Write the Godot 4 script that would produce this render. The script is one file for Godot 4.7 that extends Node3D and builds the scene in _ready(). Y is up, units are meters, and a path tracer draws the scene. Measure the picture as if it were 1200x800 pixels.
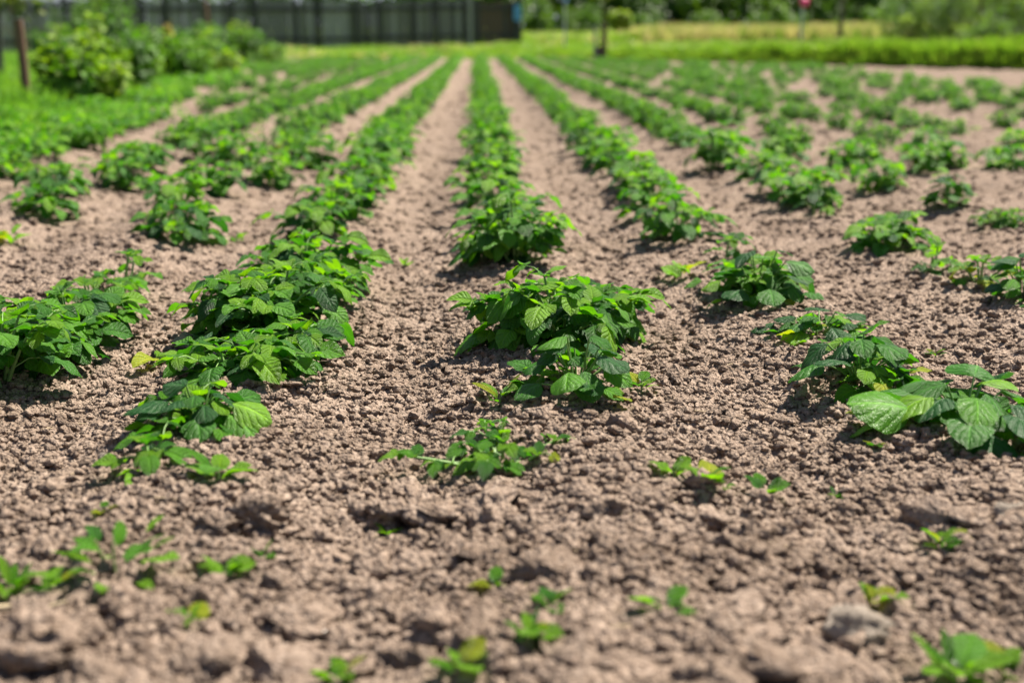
extends Node3D
# A potato field in rows, seen from knee height. y up, metres, the camera looks towards -z.

const ROW_STEP := 0.55
# where the middle row runs: [distance from the camera, x]
const ROW_LINE := [[-4.0, 0.30], [0.0, 0.19], [1.6, 0.10], [2.2, 0.085], [3.0, 0.01], [4.7, -0.07], [6.3, -0.115], [8.0, -0.165], [13.0, -0.30], [20.0, -0.50], [40.0, -1.05]]
# row, x, z, width, height, kind of plant
const NEAR := [
	[0, 0.11, -1.91, 0.18, 0.09, "B"],
	[0, 0.09, -2.25, 0.29, 0.14, "P"],
	[0, 0.01, -3.09, 0.25, 0.18, "P"],
	[0, -0.07, -4.92, 0.28, 0.17, "P"],
	[0, -0.13, -6.10, 0.35, 0.17, "P"],
	[0, -0.02, -1.63, 0.22, 0.05, "F"],
	[0, 0.17, -2.38, 0.19, 0.12, "P"],
	[0, 0.01, -2.29, 0.16, 0.13, "P"],
	[0, -0.03, -3.16, 0.20, 0.11, "P"],
	[-1, -0.46, -2.63, 0.19, 0.10, "P"],
	[-1, -0.56, -2.35, 0.16, 0.11, "P"],
	[-1, -0.42, -2.16, 0.18, 0.07, "P"],
	[-1, -0.50, -1.76, 0.10, 0.05, "S"],
	[-2, -0.90, -2.16, 0.18, 0.10, "P"],
	[-2, -0.93, -2.62, 0.17, 0.08, "S"],
	[1, 0.62, -1.95, 0.14, 0.05, "S"],
	[1, 0.57, -2.70, 0.15, 0.09, "P"],
	[-1, -0.48, -1.75, 0.16, 0.06, "B"],
	[-1, -0.48, -2.01, 0.19, 0.06, "P"],
	[-1, -0.49, -2.37, 0.30, 0.13, "P"],
	[-1, -0.59, -3.54, 0.23, 0.11, "P"],
	[-1, -0.56, -4.27, 0.21, 0.11, "P"],
	[-1, -0.59, -5.11, 0.25, 0.14, "P"],
	[-1, -0.51, -1.58, 0.11, 0.05, "S"],
	[-2, -0.89, -2.00, 0.18, 0.17, "P"],
	[-2, -0.91, -2.40, 0.24, 0.10, "P"],
	[-2, -0.94, -2.85, 0.22, 0.11, "S"],
	[-2, -1.00, -3.59, 0.30, 0.12, "P"],
	[-2, -1.01, -4.99, 0.33, 0.16, "P"],
	[-2, -0.97, -5.82, 0.34, 0.17, "P"],
	[-3, -1.59, -4.07, 0.23, 0.11, "P"],
	[-3, -1.61, -4.94, 0.33, 0.16, "P"],
	[-3, -1.51, -6.05, 0.43, 0.22, "P"],
	[1, 0.70, -1.76, 0.28, 0.08, "G"],
	[1, 0.60, -1.98, 0.19, 0.09, "B"],
	[1, 0.62, -2.34, 0.22, 0.05, "B"],
	[1, 0.56, -2.65, 0.27, 0.11, "B"],
	[1, 0.56, -3.09, 0.14, 0.09, "S"],
	[1, 0.50, -3.51, 0.22, 0.13, "P"],
	[1, 0.49, -4.76, 0.28, 0.13, "P"],
	[1, 0.43, -5.61, 0.27, 0.13, "P"],
	[2, 1.15, -2.62, 0.16, 0.10, "B"],
	[2, 1.13, -2.84, 0.11, 0.06, "Y"],
	[2, 1.09, -3.02, 0.13, 0.08, "S"],
	[2, 1.08, -3.38, 0.26, 0.09, "P"],
	[2, 1.03, -3.98, 0.19, 0.11, "S"],
	[2, 1.03, -4.54, 0.22, 0.14, "P"],
	[2, 0.92, -5.48, 0.40, 0.22, "P"],
	[3, 1.58, -3.82, 0.23, 0.05, "F"],
	[3, 1.54, -4.18, 0.20, 0.12, "B"],
	[3, 1.48, -4.79, 0.21, 0.12, "P"],
	[3, 1.44, -5.25, 0.20, 0.11, "S"],
	[3, 1.34, -5.99, 0.26, 0.15, "P"],
	[4, 2.26, -5.44, 0.28, 0.14, "P"],
	[4, 1.99, -5.65, 0.39, 0.13, "P"],
	[4, 1.87, -6.34, 0.27, 0.15, "P"],
]
# x, z, width, look
const WEEDS := [
	[0.22, -1.53, 0.035, "yellow"],
	[0.26, -1.49, 0.048, ""],
	[0.29, -1.54, 0.021, ""],
	[0.34, -1.52, 0.046, "up"],
	[0.45, -1.55, 0.019, ""],
	[0.52, -1.34, 0.041, "ros"],
	[0.41, -1.23, 0.038, "yellow"],
	[0.44, -1.06, 0.063, "ros"],
	[0.49, -1.07, 0.034, ""],
	[0.16, -1.12, 0.040, ""],
	[0.02, -1.08, 0.038, "ros"],
	[0.04, -1.15, 0.036, ""],
	[-0.02, -1.23, 0.029, "yellow"],
	[-0.05, -1.04, 0.037, "yellow"],
	[-0.17, -1.05, 0.033, "ros"],
	[-0.33, -1.12, 0.031, ""],
	[-0.16, -1.42, 0.024, ""],
	[-0.51, -1.39, 0.021, "yellow"],
	[-0.44, -1.22, 0.109, "big"],
	[-0.32, -1.22, 0.038, ""],
	[-0.49, -1.18, 0.041, ""],
	[-0.55, -1.20, 0.042, "ros"],
	[-0.39, -1.49, 0.062, ""],
	[-0.68, -2.20, 0.065, "flat"],
	[-0.02, -1.92, 0.057, "yellow"],
	[0.22, -1.95, 0.041, ""],
	[-0.30, -3.29, 0.043, ""],
	[0.54, -1.69, 0.020, ""],
	[-1.52, -3.58, 0.090, ""],
	[0.43, -2.98, 0.076, "yellow"],
	[-0.29, -1.28, 0.022, ""],
	[0.50, -2.75, 0.040, ""],
	[-0.86, -3.69, 0.048, ""],
	[0.85, -2.31, 0.024, ""],
]
const WEED_LABELS := [
	"yellow-green pair-leaved seedling below the middle row, second nearest plant",
	"flat dark seedling next to the yellow pair-leaved seedling",
	"tiny seedling between flat dark seedling and upright leaf",
	"seedling with one upright bright leaf on bare soil",
	"tiny two-leaved seedling beyond the upright bright leaf",
	"compact blue-green rosette on bare soil under the big round leaves",
	"bright yellow rosette just behind the pale rounded stone",
	"lush light green rosette at the bottom corner of the bank side",
	"sprawling seedling beside the lush light green rosette",
	"dark thin seedling on the blurred soil, bank side of centre",
	"blurred bushy seedling near the bottom centre",
	"loose seedling just behind the blurred bushy seedling",
	"faint yellowish seedling, bush side of the blurred bushy seedling",
	"yellow-green seedling at the very bottom near the centre",
	"light seedling below the small white chip",
	"pale upright seedling below the largest blurred weed",
	"small green seedling beside the squarish clod",
	"tiny yellow seedling above the largest blurred weed",
	"largest blurred weed with broad leaves, lower bush side",
	"small seedling next to the largest blurred weed",
	"seedling in front of the largest blurred weed near straw",
	"rosette at the edge of the view beside the straw",
	"two-leaved seedling above the dark pointed clod",
	"single flat leaf sprouting between two bush-side rows",
	"yellow-green seedling at the foot of the round-leaved middle plant",
	"small seedling on the bank side of the round-leaved middle plant",
	"tiny seedling in the furrow beside the middle row",
	"tiny yellow sprout before the big round-leaved plant",
	"small weed at the view's edge in the third bush-side row",
	"yellowish strap-leaved weed beside the sparse bank-side plant",
	"faint seedling above the tip of the dark clod",
	"small seedling in front of the round-leaved bank-side plant",
	"tiny seedling in the furrow between two bush-side rows",
	"tiny sprout in the furrow between two bank-side rows",
]
const NTH := ["first", "second", "third", "fourth", "fifth", "sixth", "seventh", "eighth", "ninth", "tenth", "eleventh", "twelfth", "thirteenth", "fourteenth", "fifteenth", "sixteenth", "seventeenth", "eighteenth", "nineteenth"]
const TENS := ["", "", "twenty", "thirty", "forty", "fifty", "sixty", "seventy", "eighty", "ninety"]

var M := {}
var LEAF := []        # unit leaves, 48 triangles: 0-4 ovate, 5-7 round, 8-9 narrow
var LOW := []         # the same outlines in 12 triangles
var rg := RandomNumberGenerator.new()
var n_wide := FastNoiseLite.new()
var n_patch := FastNoiseLite.new()
var n_clod := FastNoiseLite.new()
var n_lump := FastNoiseLite.new()
var n_crumb := FastNoiseLite.new()
var n_lobe := FastNoiseLite.new()
var taken := {}


# ---------- a bag of triangles ----------
class Bag:
	var v := PackedVector3Array()
	var n := PackedVector3Array()
	var uv := PackedVector2Array()
	var c := PackedColorArray()
	var ix := PackedInt32Array()
	func tri(a: int, b: int, d: int) -> void:
		ix.append(a); ix.append(b); ix.append(d)
	func normals() -> void:
		n.resize(v.size()); n.fill(Vector3.ZERO)
		for k in range(0, ix.size(), 3):
			var a := ix[k]; var b := ix[k + 1]; var d := ix[k + 2]
			var f := (v[d] - v[a]).cross(v[b] - v[a])
			n[a] += f; n[b] += f; n[d] += f
		for k in n.size():
			n[k] = n[k].normalized()
	func wind() -> void:      # every face looks the way its normals do
		for k in range(0, ix.size(), 3):
			var a := ix[k]; var b := ix[k + 1]; var d := ix[k + 2]
			if (v[d] - v[a]).cross(v[b] - v[a]).dot(n[a] + n[b] + n[d]) < 0.0:
				ix[k + 1] = d; ix[k + 2] = b
	func mesh(check := true) -> ArrayMesh:
		var ar := []
		ar.resize(Mesh.ARRAY_MAX)
		if n.size() != v.size():
			normals()
		if check: wind()
		ar[Mesh.ARRAY_VERTEX] = v
		ar[Mesh.ARRAY_NORMAL] = n
		if uv.size() == v.size():
			ar[Mesh.ARRAY_TEX_UV] = uv
		if c.size() == v.size():
			ar[Mesh.ARRAY_COLOR] = c
		ar[Mesh.ARRAY_INDEX] = ix
		var m := ArrayMesh.new()
		m.add_surface_from_arrays(Mesh.PRIMITIVE_TRIANGLES, ar)
		return m
	func add(o: Bag, t: Transform3D, col: Color) -> void:
		var b := v.size()
		for k in o.v.size():
			v.append(t * o.v[k])
			n.append((t.basis * o.n[k]).normalized())
			uv.append(o.uv[k])
			c.append(col)
		for k in o.ix:
			ix.append(b + k)
	func tube(p: Array, r0: float, r1: float, sides := 5) -> void:
		var b := v.size()
		var last := p.size() - 1
		for i in p.size():
			var d: Vector3 = (p[mini(i + 1, last)] - p[maxi(i - 1, 0)]).normalized()
			var e := d.cross(Vector3(0.31, 0.2, 0.93)).normalized()
			var f := d.cross(e)
			var r := lerpf(r0, r1, float(i) / last)
			for s in sides:
				var a := TAU * s / sides
				var o := e * cos(a) + f * sin(a)
				v.append(p[i] + o * r); n.append(o); uv.append(Vector2(float(s) / sides, float(i))); c.append(Color.WHITE)
		for i in last:
			for s in sides:
				var s2 := (s + 1) % sides
				tri(b + i * sides + s, b + i * sides + s2, b + (i + 1) * sides + s)
				tri(b + i * sides + s2, b + (i + 1) * sides + s2, b + (i + 1) * sides + s)


# ---------- naming ----------
func numbered(called: String) -> String:
	var k: int = taken.get(called, 0)
	taken[called] = k + 1
	return called if k == 0 else "%s_%03d" % [called, k]

func tag(o: Node, label: String, category: String, group := "", kind := "") -> void:
	if label: o.set_meta("label", label)
	if category: o.set_meta("category", category)
	if group: o.set_meta("group", group)
	if kind: o.set_meta("kind", kind)

func base(called: String, at: Vector3, turn := 0.0) -> Node3D:
	var o := Node3D.new()
	o.name = numbered(called)
	add_child(o)
	o.position = at
	o.rotation.y = turn
	return o

func put(called: String, m: Mesh, mat: Material, parent: Node = null, t := Transform3D()) -> MeshInstance3D:
	var o := MeshInstance3D.new()
	o.mesh = m
	o.material_override = mat
	o.transform = t
	if parent:
		o.name = called
		parent.add_child(o, true)
	else:
		o.name = numbered(called)
		add_child(o)
	return o

func nth(k: int) -> String:      # 0 is first
	if k < 19: return NTH[k]
	var n := k + 1
	if n % 10 == 0: return TENS[n / 10].trim_suffix("y") + "ieth"
	return TENS[n / 10] + "-" + NTH[n % 10 - 1]


# ---------- the lie of the land ----------
func row_x(d: float) -> float:
	for k in range(1, ROW_LINE.size()):
		if d <= ROW_LINE[k][0] or k == ROW_LINE.size() - 1:
			return lerpf(ROW_LINE[k - 1][1], ROW_LINE[k][1], (d - ROW_LINE[k - 1][0]) / (ROW_LINE[k][0] - ROW_LINE[k - 1][0]))
	return 0.0

func side_left(x: float, z: float) -> float: return (x + 2.2) * -0.9894 + (z + 3.0) * 0.1451
func side_back(x: float, z: float) -> float: return (x - 2.2) * -0.114 + (z + 33.6) * -0.9935
func side_bank(x: float, z: float) -> float: return (x - 2.2) * 0.8463 + (z + 32.6) * -0.5327
func outside(x: float, z: float) -> float: return maxf(side_left(x, z), maxf(side_back(x, z), side_bank(x, z)))

func soil(x: float, z: float) -> float:
	var r := (x - row_x(-z)) / ROW_STEP
	var h := 0.022 * cos(TAU * r) - 0.012
	h += 0.013 * n_wide.get_noise_2d(x, z)
	var rough := clampf(0.55 + 0.9 * n_patch.get_noise_2d(x, z), 0.15, 1.3)
	rough *= 1.0 + 0.9 * smoothstep(-1.75, -1.25, z)
	var a := -n_clod.get_noise_2d(x, z)
	h += 0.020 * rough * a * a
	h += 0.0150 * clampf(0.85 + 1.3 * n_patch.get_noise_2d(x * 1.7 + 40.0, z * 1.7), 0.25, 1.5) * -n_lump.get_noise_2d(x, z)
	h += 0.0050 * n_crumb.get_noise_2d(x, z)
	var s := outside(x, z)
	if s > 0.0: h -= 0.4 * s
	return h

func soil_top(x: float, z: float, r: float) -> float:      # the soil a thing of that radius rests on
	var h := 0.0
	for k in 8: h += soil(x + r * cos(k * TAU / 8.0), z + r * sin(k * TAU / 8.0)) / 8.0
	return maxf(h, soil(x, z))

func meadow_height(x: float, z: float) -> float:
	var s := outside(x, z)
	if s < 0.0: return maxf(-0.30, s * 0.4)
	var far := maxf(side_back(x, z), side_bank(x, z))
	var h := 0.05 * smoothstep(0.0, 0.3, s) + 0.02 * n_wide.get_noise_2d(x * 0.3, z * 0.3)
	var along := (x - 2.2) * 0.5327 + (z + 32.6) * 0.8463
	if far > 0.0: h += 0.020 * minf(far, 60.0) + lerpf(0.06, 0.26, clampf(along / 12.0, 0.0, 1.0)) * smoothstep(0.0, 0.22, side_bank(x, z))
	return h

func land(x: float, z: float) -> float: return maxf(soil(x, z), meadow_height(x, z))


# ---------- materials ----------
func mat(lin: Color, rough := 0.9, spec := 0.5) -> StandardMaterial3D:
	var m := StandardMaterial3D.new()
	m.albedo_color = lin.linear_to_srgb()
	m.roughness = rough
	m.metallic_specular = spec
	m.cull_mode = BaseMaterial3D.CULL_DISABLED
	return m

func noise_tex(size: int, freq: float, colors: Array, type := FastNoiseLite.TYPE_SIMPLEX_SMOOTH, octaves := 5, sd := 1) -> NoiseTexture2D:
	var t := NoiseTexture2D.new()
	var f := FastNoiseLite.new()
	f.noise_type = type; f.frequency = freq; f.fractal_octaves = octaves; f.seed = sd
	f.cellular_return_type = FastNoiseLite.RETURN_DISTANCE
	t.width = size; t.height = size; t.seamless = true; t.noise = f
	var g := Gradient.new()
	var offs := PackedFloat32Array(); var cols := PackedColorArray()
	for p in colors:
		offs.append(p[0]); cols.append((p[1] as Color).linear_to_srgb())
	g.offsets = offs; g.colors = cols
	t.color_ramp = g
	return t

func leaf_maps(round_leaf: bool) -> Array:      # colour share and relief of a leaf: midrib, side veins, puckered blade between them
	var w := 128; var h := 192
	var ca := PackedByteArray(); ca.resize(w * h * 3)
	var ha := PackedByteArray(); ha.resize(w * h)
	var f := FastNoiseLite.new(); f.frequency = 0.06; f.fractal_octaves = 3
	for j in h:
		for i in w:
			var u := absf((i + 0.5) / w - 0.5) * 2.0
			var t := (j + 0.5) / h
			var k := (t - (0.42 if round_leaf else 0.26) * u) * (5.0 if round_leaf else 7.0) + 0.5 + 0.12 * f.get_noise_2d(i, j)
			var fr := absf(k - floorf(k) - 0.5) * 2.0     # 1 on a side vein
			var vein := smoothstep(0.84, 1.0, fr) * (1.0 - 0.6 * u)
			var rib := smoothstep(0.07, 0.015, u)
			var net := absf(f.get_noise_2d(i * 2.5 + 300.0, j * 2.5))
			var a := clampf(0.60 + 0.10 * f.get_noise_2d(i + 900.0, j) - 0.05 * smoothstep(0.0, 0.1, net) + (0.34 if round_leaf else 0.2) * maxf(vein, rib * 1.2), 0.0, 1.0)
			var at := (j * w + i) * 3
			var white := maxf(vein, rib)
			ca[at] = int(Color(clampf(a + 0.1 * white, 0, 1), 0, 0).linear_to_srgb().r * 255.0)
			ca[at + 1] = int(Color(a, 0, 0).linear_to_srgb().r * 255.0)
			ca[at + 2] = int(Color(clampf(a + 0.12 * white, 0, 1), 0, 0).linear_to_srgb().r * 255.0)
			var puff := sqrt(maxf(0.0, 1.0 - fr * fr)) * smoothstep(0.0, 0.25, u)
			ha[j * w + i] = int(clampf(0.15 + 0.6 * puff + 0.2 * smoothstep(0.0, 0.25, net) - 0.15 * rib, 0.0, 1.0) * 255.0)
	return [ImageTexture.create_from_image(Image.create_from_data(w, h, false, Image.FORMAT_RGB8, ca)), ImageTexture.create_from_image(Image.create_from_data(w, h, false, Image.FORMAT_L8, ha))]

func leaf_mat(lin: Color, maps: Array, through: Color, rough := 0.36) -> StandardMaterial3D:
	var m := mat(Color(minf(1.0, lin.r / 0.6), minf(1.0, lin.g / 0.6), minf(1.0, lin.b / 0.6)), rough, 0.5)
	m.albedo_texture = maps[0]
	m.heightmap_enabled = true
	m.heightmap_texture = maps[1]
	m.heightmap_scale = 0.38
	m.backlight_enabled = true
	m.backlight = through.linear_to_srgb()
	return m

func make_materials() -> void:
	var ov := leaf_maps(false)
	var ro := leaf_maps(true)
	var through := Color(0.95, 1.0, 0.30)
	# real leaf greens, dark to yellow
	var greens := [Color(0.024, 0.115, 0.020), Color(0.052, 0.205, 0.015), Color(0.098, 0.305, 0.013), Color(0.175, 0.400, 0.013), Color(0.360, 0.440, 0.020)]
	M.greens = greens
	M.leaf = []; M.round_leaf = []
	for g in greens:
		M.leaf.append(leaf_mat(g, ov, through))
		M.round_leaf.append(leaf_mat(g, ro, through))
	M.foliage = leaf_mat(Color(0.6, 0.6, 0.6), ov, through, 0.5)
	M.foliage.vertex_color_use_as_albedo = true
	M.stem = mat(Color(0.13, 0.24, 0.06), 0.55)
	M.twig = mat(Color(0.10, 0.075, 0.05), 0.9)
	M.grass = mat(Color(1, 1, 1), 0.55, 0.4)
	M.grass.vertex_color_use_as_albedo = true
	M.grass.backlight_enabled = true
	M.grass.backlight = Color(0.9, 1.0, 0.4).linear_to_srgb()
	# soil: dry, pale, pinkish brown, with darker damp grains
	var s := mat(Color(1, 1, 1), 0.95, 0.2)
	s.uv1_triplanar = true; s.uv1_world_triplanar = true
	s.uv1_scale = Vector3.ONE / 0.45
	s.albedo_texture = noise_tex(1024, 0.035, [[0.0, Color(0.110, 0.079, 0.062)], [0.36, Color(0.220, 0.164, 0.131)], [0.60, Color(0.305, 0.235, 0.191)], [1.0, Color(0.460, 0.374, 0.315)]])
	s.heightmap_enabled = true
	s.heightmap_texture = noise_tex(1024, 0.05, [[0.0, Color(0, 0, 0)], [1.0, Color(1, 1, 1)]], FastNoiseLite.TYPE_CELLULAR, 3, 5)
	s.heightmap_scale = 1.2
	s.detail_enabled = true
	s.detail_blend_mode = BaseMaterial3D.BLEND_MODE_MUL
	s.detail_uv_layer = BaseMaterial3D.DETAIL_UV_2
	s.uv2_triplanar = true; s.uv2_world_triplanar = true
	s.uv2_scale = Vector3.ONE / 2.3
	s.detail_albedo = noise_tex(512, 0.02, [[0.0, Color(0.55, 0.53, 0.50)], [0.38, Color(0.84, 0.82, 0.80)], [0.55, Color(0.95, 0.94, 0.93)], [1.0, Color(1, 1, 1)]], FastNoiseLite.TYPE_SIMPLEX_SMOOTH, 4, 8)
	M.soil = s
	M.clods = []
	for k in [0.92, 1.04, 1.15]:
		var c: StandardMaterial3D = s.duplicate()
		c.albedo_color = Color(minf(1, k * 0.85), minf(1, k * 0.85), minf(1, k * 0.85)).linear_to_srgb()
		M.clods.append(c)
	var st := mat(Color(1, 1, 1), 0.85, 0.3)
	st.uv1_triplanar = true
	st.uv1_scale = Vector3.ONE * 8.0
	st.albedo_texture = noise_tex(256, 0.03, [[0.0, Color(0.24, 0.19, 0.155)], [0.5, Color(0.40, 0.335, 0.28)], [1.0, Color(0.56, 0.49, 0.42)]], FastNoiseLite.TYPE_SIMPLEX_SMOOTH, 5, 3)
	st.heightmap_enabled = true
	st.heightmap_texture = noise_tex(256, 0.05, [[0.0, Color(0, 0, 0)], [1.0, Color(1, 1, 1)]], FastNoiseLite.TYPE_SIMPLEX_SMOOTH, 5, 4)
	st.heightmap_scale = 0.2
	M.stone = st
	M.turf = mat(Color(1, 1, 1), 0.95, 0.2)
	M.turf.uv1_triplanar = true; M.turf.uv1_world_triplanar = true
	M.turf.uv1_scale = Vector3.ONE / 3.0
	M.turf.albedo_texture = noise_tex(512, 0.03, [[0.0, Color(0.06, 0.085, 0.025)], [0.5, Color(0.095, 0.15, 0.03)], [1.0, Color(0.16, 0.22, 0.05)]], FastNoiseLite.TYPE_SIMPLEX_SMOOTH, 5, 6)
	var wood := noise_tex(256, 0.03, [[0.0, Color(0.45, 0.43, 0.40)], [0.5, Color(0.75, 0.73, 0.70)], [1.0, Color(1, 1, 1)]], FastNoiseLite.TYPE_SIMPLEX_SMOOTH, 5, 7)
	M.boards = []
	for c in [Color(0.24, 0.25, 0.24), Color(0.09, 0.095, 0.095), Color(0.38, 0.40, 0.39), Color(0.20, 0.22, 0.18), Color(0.16, 0.12, 0.095)]:
		var b := mat(c, 0.9, 0.3)
		b.albedo_texture = wood
		b.uv1_triplanar = true
		b.uv1_scale = Vector3(14.0, 1.2, 14.0)
		M.boards.append(b)
	M.post = mat(Color(0.20, 0.115, 0.08), 0.9)
	M.post.albedo_texture = wood
	M.post.uv1_triplanar = true
	M.post.uv1_scale = Vector3(12.0, 2.0, 12.0)
	M.blue = mat(Color(0.10, 0.32, 0.62), 0.5)
	M.pink = mat(Color(0.75, 0.04, 0.20), 0.5)
	M.pale = mat(Color(0.55, 0.56, 0.54), 0.7)
	M.bark = mat(Color(0.11, 0.085, 0.065), 0.95)
	M.straw = mat(Color(0.42, 0.33, 0.21), 0.8)
	M.shell = mat(Color(0.72, 0.69, 0.65), 0.5)


# ---------- leaves ----------
func leaf_bag(nu: int, nv: int, width: float, widest: float, fold: float, droop: float, wave: float, twist: float) -> Bag:
	var b := Bag.new()
	for j in nv + 1:
		var t := float(j) / nv
		var e := log(0.5) / log(widest)
		var half := width * 0.5 * pow(maxf(0.0, sin(PI * pow(t, e))), 0.66)
		if j == 0: half = 0.012
		if j == nv: half = 0.004
		for i in nu + 1:
			var u := float(i) / nu * 2.0 - 1.0
			var x := half * u
			var y := -droop * t * t + fold * absf(x) - (0.30 if width > 0.82 else 0.20) * half * u * u + wave * half * absf(u) * sin(t * 9.0 + u * 1.7) + twist * x * t
			b.v.append(Vector3(x, y + 0.10 * t, t))
			b.uv.append(Vector2(0.5 + 0.48 * u, 0.02 + 0.96 * t))
	for j in nv:
		for i in nu:
			var a := j * (nu + 1) + i
			b.tri(a, a + nu + 1, a + 1)
			b.tri(a + 1, a + nu + 1, a + nu + 2)
	b.normals()
	if b.n[b.n.size() / 2].y < 0.0:
		for k in b.n.size(): b.n[k] = -b.n[k]
	return b

func make_leaves() -> void:
	var specs := [[0.80, 0.45, 0.22, 0.45, 0.14, 0.1], [0.82, 0.47, 0.12, 0.60, 0.20, -0.25], [0.72, 0.43, 0.50, 0.40, 0.14, 0.3], [0.82, 0.48, 0.02, 0.75, 0.18, -0.1], [0.70, 0.44, 0.45, 0.28, 0.18, 0.2],
		[0.92, 0.46, 0.10, 0.32, 0.10, 0.1], [0.84, 0.44, 0.22, 0.45, 0.14, -0.2], [1.0, 0.48, -0.12, 0.40, 0.08, 0.15], [0.34, 0.45, 0.5, 0.35, 0.10, 0.2], [0.28, 0.5, 0.4, 0.20, 0.08, -0.2]]
	for s in specs:
		LEAF.append(leaf_bag(4, 7, s[0], s[1], s[2], s[3], s[4], s[5]).mesh())
		LOW.append(leaf_bag(2, 3, s[0], s[1], s[2], s[3], s[4], s[5]))

func leaf_at(p: Vector3, dir: Vector3, up: Vector3, length: float) -> Transform3D:
	var z := dir.normalized()
	var x := up.cross(z).normalized()
	var y := z.cross(x)
	return Transform3D(Basis(x, y, z).scaled(Vector3.ONE * length), p)

func r3(r: RandomNumberGenerator, k: float) -> Vector3:
	return Vector3(r.randf_range(-k, k), r.randf_range(-k, k), r.randf_range(-k, k))

func tint(r: RandomNumberGenerator, share: Array) -> int:
	var a := r.randf()
	for k in share.size():
		a -= share[k]
		if a <= 0.0: return k
	return share.size() - 1

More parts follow.
